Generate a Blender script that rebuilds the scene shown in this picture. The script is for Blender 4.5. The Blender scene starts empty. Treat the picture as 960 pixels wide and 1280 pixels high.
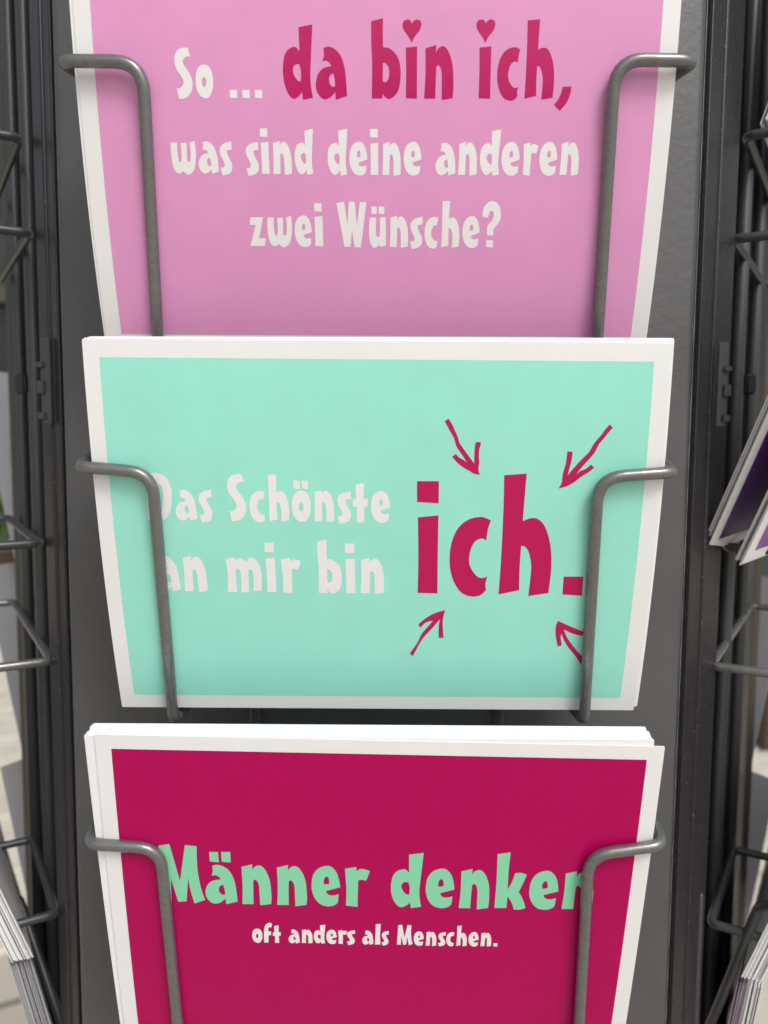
import bpy, bmesh, math, random
from mathutils import Vector, Matrix
from mathutils.geometry import tessellate_polygon
random.seed(7)
S = bpy.context.scene
COL = S.collection
R = math.radians
MM = 0.001

# ------------------------------------------------------------------ camera, sky, sun, exposure
CAM_F = 1036.0                       # focal length in pixels of a 960 x 1280 frame
PITCH = R(5.4)
cam_d = bpy.data.cameras.new("camera")
cam = bpy.data.objects.new("camera", cam_d)
COL.objects.link(cam)
cam.location = (0, 0, 0)
cam.rotation_euler = (R(90) - PITCH, 0, 0)
cam_d.sensor_fit = 'VERTICAL'
cam_d.sensor_height = 36.0
cam_d.lens = CAM_F / 1280 * 36.0
cam_d.clip_start = 0.01
cam_d.clip_end = 3000
cam_d.dof.use_dof = True
cam_d.dof.focus_distance = 0.222
cam_d.dof.aperture_fstop = 15.0
S.camera = cam

SUN_EL, SUN_AZ = R(46), R(150)       # azimuth clockwise from +Y: behind the camera, to the right
world = bpy.data.worlds.new("World")
S.world = world
world.use_nodes = True
wn = world.node_tree
wn.nodes.clear()
sky = wn.nodes.new("ShaderNodeTexSky")
sky.sky_type = 'NISHITA'
sky.sun_disc = False
sky.sun_elevation = SUN_EL
sky.sun_rotation = SUN_AZ
sky.air_density = 1.0
sky.dust_density = 4.0
sky.ozone_density = 1.0
hs = wn.nodes.new("ShaderNodeHueSaturation")
hs.inputs['Saturation'].default_value = 0.36      # overcast: nearly white sky
bg = wn.nodes.new("ShaderNodeBackground")
bg.inputs['Strength'].default_value = 0.125
wo = wn.nodes.new("ShaderNodeOutputWorld")
wn.links.new(sky.outputs[0], hs.inputs['Color'])
wn.links.new(hs.outputs[0], bg.inputs['Color'])
wn.links.new(bg.outputs[0], wo.inputs['Surface'])

sun_d = bpy.data.lights.new("sun", 'SUN')
sun_d.energy = 1.2
sun_d.angle = R(18)
sun_d.color = (1.0, 0.98, 0.96)
sun = bpy.data.objects.new("sun", sun_d)
COL.objects.link(sun)
sdir = Vector((math.sin(SUN_AZ) * math.cos(SUN_EL), math.cos(SUN_AZ) * math.cos(SUN_EL), math.sin(SUN_EL)))
sun.rotation_euler = sdir.to_track_quat('Z', 'Y').to_euler()
sun.location = sdir * 20

S.view_settings.view_transform = 'Standard'
S.view_settings.look = 'None'
S.view_settings.exposure = 0.16
S.view_settings.gamma = 1.0
S.view_settings.use_curve_mapping = False
S.cycles.max_bounces = 8

GLYPHS={'d':[[[0.542,0.037,1],[1.0,0.0,1],[0.945,0.381,0],[0.906,0.657,0],[0.926,0.824,0],[0.98,0.972,1],[0.653,1.0,1],[0.616,0.888,1],[0.526,0.944,0],[0.349,0.987,0],[0.194,0.945,0],[0.061,0.827,0],[0.0,0.688,0],[0.001,0.549,0],[0.058,0.411,0],[0.194,0.328,0],[0.385,0.296,0],[0.488,0.316,0],[0.531,0.352,1],[0.559,0.341,1]],[[0.588,0.749,1],[0.501,0.749,0],[0.399,0.7,0],[0.327,0.617,0],[0.348,0.562,0],[0.426,0.527,0],[0.547,0.524,1],[0.595,0.617,0]]],'a':[[[0.259,0.03,1],[0.4,0.0,0],[0.599,0.038,0],[0.798,0.164,0],[0.929,0.398,0],[0.976,0.672,0],[1.0,0.925,1],[0.634,1.0,1],[0.619,0.851,1],[0.483,0.941,0],[0.312,0.991,0],[0.144,0.952,0],[0.013,0.814,0],[0.0,0.657,0],[0.088,0.499,0],[0.258,0.4,0],[0.51,0.364,1],[0.444,0.302,0],[0.345,0.263,0],[0.221,0.273,1],[0.263,0.166,0]],[[0.565,0.501,1],[0.607,0.615,0],[0.621,0.737,1],[0.537,0.757,0],[0.447,0.704,0],[0.422,0.616,0],[0.457,0.537,0]]],'b':[[[0.0,0.038,1],[0.395,0.0,1],[0.39,0.176,0],[0.402,0.358,1],[0.602,0.368,0],[0.812,0.432,0],[0.955,0.535,0],[1.0,0.678,0],[0.968,0.835,0],[0.857,0.94,0],[0.646,1.0,0],[0.504,0.987,0],[0.39,0.935,1],[0.387,0.998,1],[0.025,0.999,1],[0.036,0.564,0],[0.007,0.305,0]],[[0.394,0.55,1],[0.481,0.552,0],[0.587,0.601,0],[0.616,0.666,0],[0.589,0.744,0],[0.502,0.79,0],[0.396,0.781,1]]],'heart':[[[0.499,1.0,1],[0.34,0.763,0],[0.086,0.473,0],[0.0,0.25,0],[0.065,0.071,0],[0.247,0.003,0],[0.414,0.047,0],[0.499,0.18,1],[0.608,0.046,0],[0.802,0.0,0],[0.97,0.088,0],[1.0,0.244,0],[0.893,0.491,0],[0.673,0.716,0]]],'i':[[[0.0,0.025,1],[0.96,0.0,1],[0.972,0.531,0],[1.0,1.0,1],[0.043,0.995,1],[0.049,0.533,0]]],'n':[[[0.021,0.065,1],[0.387,0.0,1],[0.381,0.144,1],[0.45,0.069,0],[0.591,0.022,0],[0.735,0.059,0],[0.865,0.189,0],[0.964,0.396,0],[0.992,0.622,0],[1.0,0.812,0],[0.981,0.96,1],[0.61,1.0,1],[0.599,0.718,0],[0.592,0.529,0],[0.551,0.416,0],[0.467,0.363,0],[0.4,0.398,1],[0.39,0.624,0],[0.384,0.972,1],[0.0,0.974,1],[0.034,0.531,0]]],'c':[[[1.0,0.043,1],[0.936,0.144,0],[0.901,0.29,1],[0.8,0.262,0],[0.63,0.297,0],[0.517,0.408,0],[0.491,0.551,0],[0.565,0.652,0],[0.723,0.744,0],[0.873,0.757,0],[0.97,0.737,1],[0.931,0.835,0],[0.954,0.913,1],[0.821,0.979,0],[0.599,1.0,0],[0.32,0.949,0],[0.107,0.796,0],[0.0,0.593,0],[0.019,0.349,0],[0.174,0.147,0],[0.434,0.035,0],[0.726,0.0,0],[0.874,0.014,0]]],'h':[[[0.003,0.014,1],[0.427,0.0,1],[0.41,0.173,0],[0.397,0.374,1],[0.551,0.35,0],[0.701,0.36,0],[0.84,0.427,0],[0.952,0.561,0],[0.999,0.71,0],[1.0,0.846,0],[0.981,0.972,1],[0.592,1.0,1],[0.608,0.847,0],[0.609,0.738,0],[0.549,0.63,0],[0.468,0.583,0],[0.392,0.576,1],[0.387,0.766,0],[0.403,0.95,1],[0.0,0.988,1],[0.015,0.712,0],[0.017,0.308,0]]],'comma':[[[0.462,0.016,1],[1.0,0.0,1],[0.942,0.309,0],[0.744,0.665,0],[0.38,1.0,1],[0.0,0.757,1],[0.272,0.489,0],[0.429,0.179,0]]],'S':[[[0.812,0.0,1],[0.876,0.088,0],[0.945,0.177,1],[0.768,0.171,0],[0.573,0.203,0],[0.487,0.266,0],[0.581,0.36,0],[0.847,0.497,0],[1.0,0.665,0],[0.922,0.835,0],[0.713,0.941,0],[0.448,0.991,0],[0.144,1.0,1],[0.11,0.9,0],[0.045,0.79,1],[0.226,0.783,0],[0.414,0.73,0],[0.472,0.645,0],[0.329,0.54,0],[0.094,0.414,0],[0.0,0.288,0],[0.042,0.142,0],[0.216,0.047,0],[0.476,0.005,0]]],'o':[[[0.497,0.0,0],[0.771,0.053,0],[0.941,0.228,0],[1.0,0.484,0],[0.94,0.741,0],[0.753,0.951,0],[0.499,1.0,0],[0.226,0.92,0],[0.044,0.744,0],[0.0,0.487,0],[0.055,0.231,0],[0.245,0.055,0]],[[0.495,0.373,0],[0.594,0.437,0],[0.604,0.533,0],[0.564,0.629,0],[0.5,0.655,0],[0.39,0.63,0],[0.357,0.518,0],[0.398,0.415,0]]],'dot':[[[0.0,0.006,1],[0.986,0.0,1],[1.0,1.0,1],[0.015,0.941,1]]],'w':[[[0.009,0.048,1],[0.269,0.047,1],[0.261,0.363,0],[0.305,0.608,0],[0.37,0.617,0],[0.416,0.46,0],[0.398,0.061,1],[0.647,0.045,1],[0.634,0.362,0],[0.635,0.582,0],[0.678,0.616,0],[0.753,0.581,0],[0.788,0.312,0],[0.765,0.035,1],[0.976,0.0,1],[1.0,0.36,0],[0.957,0.654,0],[0.873,0.876,0],[0.698,1.0,0],[0.567,0.991,0],[0.443,0.902,1],[0.305,0.977,0],[0.145,0.929,0],[0.034,0.707,0],[0.0,0.365,0]]],'s':[[[0.992,0.0,1],[1.0,0.245,1],[0.762,0.246,0],[0.597,0.293,0],[0.733,0.459,0],[0.973,0.649,0],[0.917,0.864,0],[0.597,0.961,0],[0.151,1.0,1],[0.0,0.761,1],[0.226,0.76,0],[0.368,0.698,0],[0.292,0.579,0],[0.054,0.389,0],[0.042,0.2,0],[0.391,0.058,0]]],'e':[[[1.0,0.514,1],[0.788,0.557,0],[0.495,0.615,1],[0.551,0.688,0],[0.669,0.72,0],[0.811,0.718,0],[0.939,0.689,1],[0.929,0.818,0],[0.915,0.903,1],[0.763,0.98,0],[0.525,1.0,0],[0.288,0.945,0],[0.1,0.795,0],[0.0,0.561,0],[0.038,0.262,0],[0.204,0.078,0],[0.439,0.0,0],[0.672,0.007,0],[0.859,0.135,0],[0.953,0.315,0]],[[0.435,0.455,1],[0.427,0.339,0],[0.507,0.255,0],[0.577,0.271,0],[0.614,0.353,0],[0.614,0.436,1]]],'r':[[[0.0,0.045,1],[0.452,0.0,1],[0.476,0.116,1],[0.6,0.048,0],[0.792,0.053,0],[1.0,0.093,1],[0.932,0.228,0],[0.852,0.336,1],[0.714,0.315,0],[0.539,0.327,1],[0.526,0.571,0],[0.521,1.0,1],[0.044,0.971,1],[0.058,0.576,0]]],'z':[[[0.09,0.003,1],[0.882,0.0,1],[0.575,0.728,1],[1.0,0.727,1],[0.907,0.997,1],[0.0,1.0,1],[0.393,0.267,1],[0.014,0.268,1]]],'W':[[[0.0,0.032,1],[0.257,0.001,1],[0.36,0.481,1],[0.413,0.0,1],[0.61,0.005,1],[0.683,0.51,1],[0.78,0.004,1],[1.0,0.012,1],[0.809,0.999,1],[0.599,1.0,1],[0.511,0.602,1],[0.459,0.985,1],[0.249,0.995,1],[0.119,0.482,0]]],'u':[[[0.045,0.012,1],[0.426,0.01,1],[0.4,0.302,0],[0.427,0.595,0],[0.534,0.644,0],[0.623,0.594,0],[0.64,0.301,0],[0.638,0.0,1],[0.975,0.008,1],[0.997,0.544,0],[1.0,0.913,1],[0.651,0.979,1],[0.606,0.9,1],[0.356,1.0,0],[0.132,0.917,0],[0.016,0.646,0],[0.0,0.303,0]]],'q':[[[0.0,0.455,1],[0.039,0.217,0],[0.255,0.052,0],[0.538,0.0,0],[0.832,0.085,0],[1.0,0.3,0],[0.975,0.56,0],[0.728,0.757,0],[0.652,0.823,0],[0.651,0.999,1],[0.319,1.0,1],[0.279,0.824,0],[0.348,0.671,0],[0.545,0.561,0],[0.629,0.387,0],[0.522,0.293,0],[0.4,0.31,0],[0.308,0.484,1]]],'D':[[[0.07,0.043,1],[0.494,0.0,1],[0.503,0.041,1],[0.656,0.04,0],[0.873,0.135,0],[1.0,0.328,0],[0.999,0.522,0],[0.913,0.775,0],[0.733,0.946,0],[0.518,0.998,0],[0.0,1.0,1],[0.033,0.526,0]],[[0.474,0.247,1],[0.599,0.269,0],[0.669,0.385,0],[0.657,0.58,0],[0.592,0.777,0],[0.47,0.904,0],[0.384,0.862,1]]],'t':[[[0.186,0.052,1],[0.746,0.0,1],[0.723,0.395,1],[1.0,0.395,1],[0.954,0.598,1],[0.737,0.598,1],[0.757,0.999,1],[0.251,1.0,1],[0.286,0.6,1],[0.0,0.601,1],[0.031,0.411,1],[0.221,0.41,1]]],'m':[[[0.0,0.061,1],[0.257,0.0,1],[0.262,0.093,1],[0.374,0.03,0],[0.499,0.057,0],[0.56,0.126,1],[0.681,0.021,0],[0.825,0.044,0],[0.942,0.21,0],[1.0,0.49,0],[0.976,0.935,1],[0.736,0.962,1],[0.759,0.704,0],[0.749,0.422,0],[0.699,0.352,0],[0.626,0.352,1],[0.613,0.705,0],[0.607,0.984,1],[0.386,1.0,1],[0.405,0.707,0],[0.388,0.389,0],[0.336,0.344,0],[0.256,0.355,1],[0.259,0.708,0],[0.27,0.986,1],[0.003,0.978,1],[0.026,0.532,0]]],'M':[[[0.058,0.031,1],[0.298,0.0,1],[0.474,0.62,1],[0.632,0.012,1],[0.882,0.03,1],[0.872,0.406,0],[0.925,0.735,0],[1.0,0.935,1],[0.76,1.0,1],[0.693,0.783,0],[0.655,0.562,1],[0.585,0.964,1],[0.403,0.978,1],[0.272,0.564,1],[0.254,0.98,1],[0.0,0.973,1],[0.029,0.528,0]]],'k':[[[0.0,0.034,1],[0.397,0.0,1],[0.376,0.301,0],[0.386,0.637,1],[0.498,0.523,0],[0.583,0.359,1],[0.762,0.347,0],[0.948,0.379,1],[0.86,0.519,0],[0.739,0.685,1],[0.885,0.808,0],[1.0,0.964,1],[0.857,0.993,0],[0.638,1.0,1],[0.547,0.875,0],[0.403,0.762,1],[0.395,0.971,1],[0.018,0.975,1],[0.024,0.508,0]]],'f':[[[1.0,0.068,1],[0.875,0.244,1],[0.668,0.216,0],[0.521,0.305,0],[0.552,0.434,1],[0.86,0.432,1],[0.817,0.626,1],[0.537,0.628,1],[0.506,0.996,1],[0.0,1.0,1],[0.017,0.485,0],[0.109,0.221,0],[0.403,0.043,0],[0.755,0.0,0]]],'l':[[[0.083,0.019,1],[0.982,0.0,1],[0.873,0.533,0],[1.0,0.995,1],[0.0,1.0,1],[0.059,0.537,0]]]}
PRINT={'c1':{'w1':[('S',-49.96,31.24,-45.75,42.82),('o',-44.96,34.97,-40.63,42.6),('dot',-36.63,40.66,-34.8,42.55),('dot',-33.52,40.64,-31.66,42.53),('dot',-30.39,40.62,-28.55,42.51)],'r':[('d',-23.2,25.91,-15.8,42.79),('a',-15.11,30.8,-7.42,42.74),('b',-1.44,24.44,5.88,42.42),('i',7.11,30.63,9.99,42.35),('n',11.78,30.25,19.01,42.65),('i',25.23,30.5,28.24,42.25),('c',29.83,30.66,35.28,42.66),('h',36.78,24.44,43.93,42.43),('comma',44.23,39.37,48.38,44.94)],'heart1':[('heart',6.25,24.67,10.83,29.82)],'heart2':[('heart',24.3,24.54,28.92,29.73)],'w2':[('w',-52.18,52.44,-45.86,60.25),('a',-45.3,52.46,-40.24,60.14),('s',-39.86,52.45,-36.75,60.5),('s',-33.28,52.49,-30.0,60.53),('dot',-29.46,49.36,-27.61,51.43),('i',-29.37,52.55,-27.33,60.04),('n',-26.4,52.27,-21.62,60.29),('d',-20.83,49.4,-16.08,60.25),('d',-12.46,49.36,-7.42,60.35),('e',-6.96,52.41,-2.38,60.29),('dot',-1.76,49.32,0.26,51.39),('i',-1.64,52.54,0.42,60.16),('n',1.42,52.32,6.12,60.31),('e',6.83,52.32,11.36,60.2),('a',14.97,52.4,20.08,60.2),('n',20.74,52.15,25.52,60.17),('d',26.24,49.26,31.34,60.13),('e',31.72,52.19,36.32,60.11),('r',37.13,52.27,40.93,60.08),('e',41.35,52.13,45.87,60.05),('n',46.65,51.99,51.42,60.01)],'w3':[('z',-33.15,70.45,-29.01,77.59),('w',-28.48,70.13,-22.06,77.81),('e',-21.4,70.02,-16.89,77.78),('dot',-16.17,66.97,-14.27,69.07),('i',-16.19,70.08,-14.0,77.57),('W',-10.42,66.52,-2.67,77.76),('dot',-1.41,67.67,0.02,69.55),('dot',0.45,67.66,1.97,69.53),('u',-2.0,70.26,2.43,77.87),('n',3.42,69.86,8.22,77.83),('s',8.72,70.08,11.94,78.11),('c',12.51,70.06,16.06,77.96),('h',16.93,66.14,21.61,77.75),('e',22.4,69.9,26.89,77.74),('q',27.42,66.15,32.15,74.61),('dot',28.73,75.72,30.54,77.6)]},'c2':{'w1':[('D',-60.75,33.77,-53.94,46.85),('a',-53.14,38.38,-47.6,46.95),('s',-46.98,38.32,-43.52,47.41),('S',-39.29,34.07,-34.54,46.97),('c',-33.68,38.51,-29.61,47.25),('h',-28.61,34.06,-23.31,47.02),('dot',-21.98,35.69,-20.31,38.03),('dot',-19.79,35.67,-18.11,38.02),('o',-22.54,38.42,-17.55,47.03),('n',-16.71,38.21,-11.43,47.11),('s',-10.65,38.49,-7.01,47.46),('t',-6.59,36.2,-2.54,47.04),('e',-1.77,38.41,3.31,47.11)],'w2':[('a',-59.65,56.94,-53.55,67.39),('n',-52.44,56.77,-46.23,67.53),('m',-40.76,57.07,-31.34,67.51),('dot',-30.23,52.89,-27.74,55.7),('i',-30.11,57.17,-27.52,67.36),('r',-25.97,57.14,-20.71,67.64),('b',-16.18,51.85,-9.74,67.55),('dot',-8.87,52.97,-6.23,55.76),('i',-8.7,57.26,-6.07,67.46),('n',-4.65,56.97,1.73,67.7)],'r':[('dot',10.25,35.58,16.03,41.6),('i',10.61,44.92,16.25,67.33),('c',19.34,45.23,29.94,68.19),('h',32.87,33.38,46.68,67.93),('dot',50.24,62.03,55.64,67.72)]},'c3':{'g':[('M',-60.23,33.1,-47.72,52.86),('dot',-45.85,35.41,-43.41,38.76),('dot',-42.63,35.33,-40.14,38.77),('a',-47.45,39.62,-38.75,52.9),('n',-37.46,39.26,-29.33,53.09),('n',-27.79,39.25,-19.51,53.17),('e',-18.17,39.41,-10.31,52.96),('r',-9.01,39.47,-2.24,52.98),('d',3.7,34.37,12.33,53.05),('e',13.28,39.57,21.18,52.86),('n',22.65,39.36,30.92,53.09),('k',32.4,33.63,41.25,52.93),('e',41.88,39.65,49.89,52.74),('n',51.25,39.43,59.62,52.7)],'w1':[('o',-35.08,61.27,-32.21,66.38),('f',-31.79,59.11,-29.38,66.22),('t',-29.31,59.96,-26.98,66.24),('a',-24.83,61.32,-21.71,66.33),('n',-21.15,61.23,-18.09,66.24),('d',-17.73,59.45,-14.48,66.24),('e',-14.21,61.21,-11.25,66.32),('r',-10.89,61.22,-8.34,66.25),('s',-8.4,61.22,-6.15,66.53),('a',-4.06,61.22,-0.92,66.33),('l',-0.47,58.77,1.1,66.18),('s',1.4,61.25,3.36,66.53),('M',5.72,58.92,10.2,66.24),('e',10.47,61.23,13.29,66.35),('n',13.89,61.15,16.87,66.38),('s',17.33,61.27,19.43,66.42),('c',19.67,61.23,21.9,66.34),('h',22.56,58.89,25.48,66.26),('e',25.93,61.09,28.81,66.27),('n',29.39,61.15,32.38,66.18),('dot',33.05,64.91,34.2,66.11)]}}
ARROWS=[[[[17.15,19.87,1],[18.11,19.18,1],[19.06,20.6,0],[19.93,22.47,0],[20.64,23.98,0],[21.05,25.34,0],[21.98,26.7,0],[23.08,28.23,0],[25.04,30.82,1],[24.98,28.82,0],[25.06,26.38,0],[25.25,25.19,1],[26.52,25.18,1],[26.51,26.06,0],[26.21,27.13,0],[26.19,28.97,0],[26.32,30.66,0],[26.15,32.36,0],[26.57,33.84,1],[24.89,33.46,0],[23.96,32.85,0],[22.42,32.01,0],[20.72,30.7,0],[19.25,29.05,1],[20.21,28.32,1],[21.14,29.31,0],[22.29,29.92,0],[23.14,30.69,1],[22.04,28.85,0],[20.32,26.41,0],[19.67,24.29,0],[18.42,22.18,0]]],[[[59.4,20.39,1],[60.27,21.17,1],[59.15,22.55,0],[57.99,24.22,0],[56.98,25.52,0],[56.19,27.37,0],[55.19,28.87,0],[53.32,31.13,0],[51.55,33.63,1],[52.68,32.55,0],[53.94,32.07,0],[55.29,30.89,1],[56.15,31.64,1],[54.91,32.81,0],[52.79,34.25,0],[51.22,35.59,0],[49.43,36.65,0],[47.22,37.34,1],[47.99,35.71,0],[48.13,33.43,0],[48.71,30.79,0],[48.87,28.92,0],[48.97,27.43,1],[50.35,27.57,1],[50.2,29.66,0],[49.85,31.54,0],[49.4,33.8,1],[50.8,31.9,0],[52.5,29.83,0],[54.56,27.57,0],[55.69,25.34,0],[57.54,22.93,0],[58.19,21.83,0]]],[[[18.56,72.34,1],[18.07,74.31,0],[17.91,76.8,0],[18.3,81.09,1],[16.91,81.04,1],[16.84,78.06,0],[17.04,75.25,1],[15.01,78.08,0],[12.3,81.58,0],[9.87,86.96,1],[8.9,86.12,1],[10.92,82.87,0],[12.26,79.68,0],[15.23,75.7,1],[13.31,76.21,0],[11.84,77.79,1],[11.11,76.98,1],[12.74,75.28,0],[15.46,73.41,0]]],[[[49.74,75.43,1],[52.62,76.84,0],[57.06,78.82,1],[56.79,80.15,1],[53.94,79.35,0],[51.5,78.11,1],[52.65,80.63,0],[54.88,83.82,0],[58.66,88.35,1],[57.34,89.35,1],[55.07,86.09,0],[52.56,82.87,0],[50.88,79.37,1],[50.9,80.96,0],[51.35,83.2,1],[50.26,83.53,1],[49.45,80.34,0],[49.21,77.18,0]]]]
FIT={'c1': [210.615431, 125.2868, 0.059554, 0.0028, -1.820474, 0.001998, 0.006109], 'c2': [210.731221, 23.04301, 0.109111, 0.002126, -1.674639, 0.006713, 0.007854], 'c3': [208.481749, -79.210738, 0.190458, 0.000604, -1.862147, 0.006511, 0.023562]}

# ------------------------------------------------------------------ materials
def mat(name, color, rough=0.5, metal=0.0, spec=0.5, coat=0.0, coat_rough=0.1,
        noise=0.0, nscale=200.0, bump=0.0, bscale=800.0, bdist=0.0002, color2=None, rvar=0.0, fleck=None, stretch=None):
    m = bpy.data.materials.new(name)
    m.use_nodes = True
    nt = m.node_tree
    b = nt.nodes['Principled BSDF']
    b.inputs['Base Color'].default_value = (*color, 1)
    b.inputs['Roughness'].default_value = rough
    b.inputs['Metallic'].default_value = metal
    b.inputs['Specular IOR Level'].default_value = spec
    b.inputs['Coat Weight'].default_value = coat
    b.inputs['Coat Roughness'].default_value = coat_rough
    tc = nt.nodes.new('ShaderNodeTexCoord')
    src = tc.outputs['Object']
    if stretch:
        mp = nt.nodes.new('ShaderNodeMapping')
        mp.inputs['Scale'].default_value = stretch
        nt.links.new(src, mp.inputs['Vector'])
        src = mp.outputs[0]
    if noise > 0 or color2:
        n = nt.nodes.new('ShaderNodeTexNoise')
        n.inputs['Scale'].default_value = nscale
        n.inputs['Detail'].default_value = 5
        nt.links.new(src, n.inputs['Vector'])
        mx = nt.nodes.new('ShaderNodeMix')
        mx.data_type = 'RGBA'
        c2 = color2 if color2 else tuple(c * (1 - noise) for c in color)
        c1 = color if color2 else tuple(min(1, c * (1 + noise)) for c in color)
        mx.inputs[6].default_value = (*c1, 1)
        mx.inputs[7].default_value = (*c2, 1)
        rp = nt.nodes.new('ShaderNodeMapRange')
        rp.inputs[1].default_value = 0.3
        rp.inputs[2].default_value = 0.7
        nt.links.new(n.outputs[0], rp.inputs[0])
        nt.links.new(rp.outputs[0], mx.inputs[0])
        out = mx.outputs[2]
        if fleck:
            f = nt.nodes.new('ShaderNodeTexNoise')
            f.inputs['Scale'].default_value = fleck[0]
            f.inputs['Detail'].default_value = 2
            nt.links.new(tc.outputs['Object'], f.inputs['Vector'])
            fr = nt.nodes.new('ShaderNodeMapRange')
            fr.inputs[1].default_value = fleck[1]
            fr.inputs[2].default_value = fleck[1] + 0.06
            nt.links.new(f.outputs[0], fr.inputs[0])
            m2 = nt.nodes.new('ShaderNodeMix')
            m2.data_type = 'RGBA'
            nt.links.new(fr.outputs[0], m2.inputs[0])
            nt.links.new(out, m2.inputs[6])
            m2.inputs[7].default_value = (*fleck[2], 1)
            out = m2.outputs[2]
        nt.links.new(out, b.inputs['Base Color'])
        if rvar:
            r2 = nt.nodes.new('ShaderNodeMapRange')
            r2.inputs[1].default_value = 0.3
            r2.inputs[2].default_value = 0.7
            r2.inputs[3].default_value = rough - rvar
            r2.inputs[4].default_value = rough + rvar
            nt.links.new(n.outputs[0], r2.inputs[0])
            nt.links.new(r2.outputs[0], b.inputs['Roughness'])
    if bump > 0:
        n2 = nt.nodes.new('ShaderNodeTexNoise')
        n2.inputs['Scale'].default_value = bscale
        n2.inputs['Detail'].default_value = 4
        nt.links.new(tc.outputs['Object'], n2.inputs['Vector'])
        bp = nt.nodes.new('ShaderNodeBump')
        bp.inputs['Strength'].default_value = bump
        bp.inputs['Distance'].default_value = bdist
        nt.links.new(n2.outputs[0], bp.inputs['Height'])
        nt.links.new(bp.outputs[0], b.inputs['Normal'])
    return m

M = {}
M['paper'] = mat('card_stock', (0.82, 0.815, 0.81), rough=0.42, noise=0.012, nscale=60)
M['edge'] = mat('cut_paper', (0.84, 0.85, 0.86), rough=0.8, noise=0.03, nscale=900)
PR = dict(rough=0.36, spec=0.22, noise=0.025, nscale=70, bump=0.06, bscale=1500, bdist=0.00005, coat=0.10, coat_rough=0.16, rvar=0.06)
M['pink'] = mat('pink_print', (0.740, 0.318, 0.575), **PR)
M['mint'] = mat('mint_print', (0.325, 0.775, 0.645), **PR)
M['magenta'] = mat('magenta_print', (0.440, 0.0020, 0.094), **dict(PR, spec=0.10, rough=0.30))
M['white_ink'] = mat('white_ink', (0.83, 0.81, 0.81), rough=0.4)
M['red_ink'] = mat('red_ink', (0.50, 0.008, 0.098), rough=0.33, spec=0.25)
M['gloss_red'] = mat('varnished_red_ink', (0.50, 0.006, 0.118), rough=0.3, spec=0.2, coat=0.35, coat_rough=0.1,
                     noise=0.05, nscale=300, bump=0.25, bscale=900, bdist=0.00006)
M['green_ink'] = mat('green_ink', (0.245, 0.67, 0.42), rough=0.33)
M['wire'] = mat('hammered_grey_wire', (0.205, 0.205, 0.202), rough=0.29, metal=0.6, noise=0.10, nscale=500, rvar=.06,
                bump=0.22, bscale=2200, bdist=0.00008, fleck=(3500, 0.66, (0.36, 0.36, 0.35)))
M['darkwire'] = mat('dark_grey_wire', (0.066, 0.068, 0.070), rough=0.36, metal=0.3, noise=0.12, nscale=1200,
                    bump=0.3, bscale=2200, bdist=0.00008)
M['panel'] = mat('powder_coated_panel', (0.078, 0.079, 0.081), rough=0.35, spec=0.6, noise=0.14, nscale=26,
                 bump=0.42, bscale=480, bdist=0.0003, rvar=0.05, fleck=(2600, 0.70, (0.16, 0.16, 0.155)))
M['frame'] = mat('dark_frame_steel', (0.0200, 0.0185, 0.0198), rough=0.43, spec=0.42, noise=0.25, nscale=22,
                 bump=0.25, bscale=700, bdist=0.0002, rvar=0.08, fleck=(1500, 0.655, (0.12, 0.12, 0.12)), stretch=(1, 1, .25))
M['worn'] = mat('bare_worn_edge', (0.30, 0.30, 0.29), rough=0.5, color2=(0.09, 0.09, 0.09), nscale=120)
M['tan_edge'] = mat('tan_edge_steel', (0.085, 0.072, 0.058), rough=0.45, metal=.2, noise=0.3, nscale=25, stretch=(1, 1, .2))
M['purple'] = mat('violet_print', (0.072, 0.012, 0.15), rough=0.4, noise=.03)
M['lilac'] = mat('lilac_print', (0.22, 0.11, 0.32), rough=0.4, noise=.03)
M['mauve'] = mat('mauve_print', (0.33, 0.26, 0.34), rough=0.4, noise=.03)
M['greyback'] = mat('grey_card_back', (0.44, 0.44, 0.46), rough=0.6, noise=.04, nscale=30)
M['slab'] = mat('pale_paving', (0.60, 0.56, 0.46), rough=0.85, noise=0.14, nscale=9, bump=0.5, bscale=60, bdist=0.004,
                fleck=(90, 0.64, (0.36, 0.33, 0.28)))
M['joint'] = mat('sandy_joint', (0.22, 0.20, 0.165), rough=0.95, noise=0.2, nscale=12)
M['terracotta'] = mat('brown_pot', (0.075, 0.042, 0.028), rough=0.7, noise=.2, nscale=14)
M['soil'] = mat('soil', (0.03, 0.022, 0.015), rough=1)
M['leaf'] = mat('leaf_green', (0.07, 0.13, 0.035), rough=0.5, noise=.3, nscale=9)
M['wood'] = mat('orange_wood', (0.36, 0.16, 0.06), rough=0.6, noise=.2, nscale=10)
M['teal'] = mat('teal_paint', (0.02, 0.055, 0.06), rough=0.6, noise=.1)
M['browndark'] = mat('dark_wicker', (0.075, 0.05, 0.03), rough=0.8, noise=.3, nscale=30)
M['red'] = mat('red_print', (0.42, 0.03, 0.02), rough=0.4)

# ------------------------------------------------------------------ helpers
def at(px, py, y):
    """world point (mm) seen at pixel (px, py) of a 960 x 1280 frame and standing y mm in front of the lens"""
    c, s = math.cos(PITCH), math.sin(PITCH)
    d = y / (c + (640 - py) / CAM_F * s)
    return Vector((d * (px - 480) / CAM_F, y, d * ((640 - py) / CAM_F * c - s)))

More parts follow.
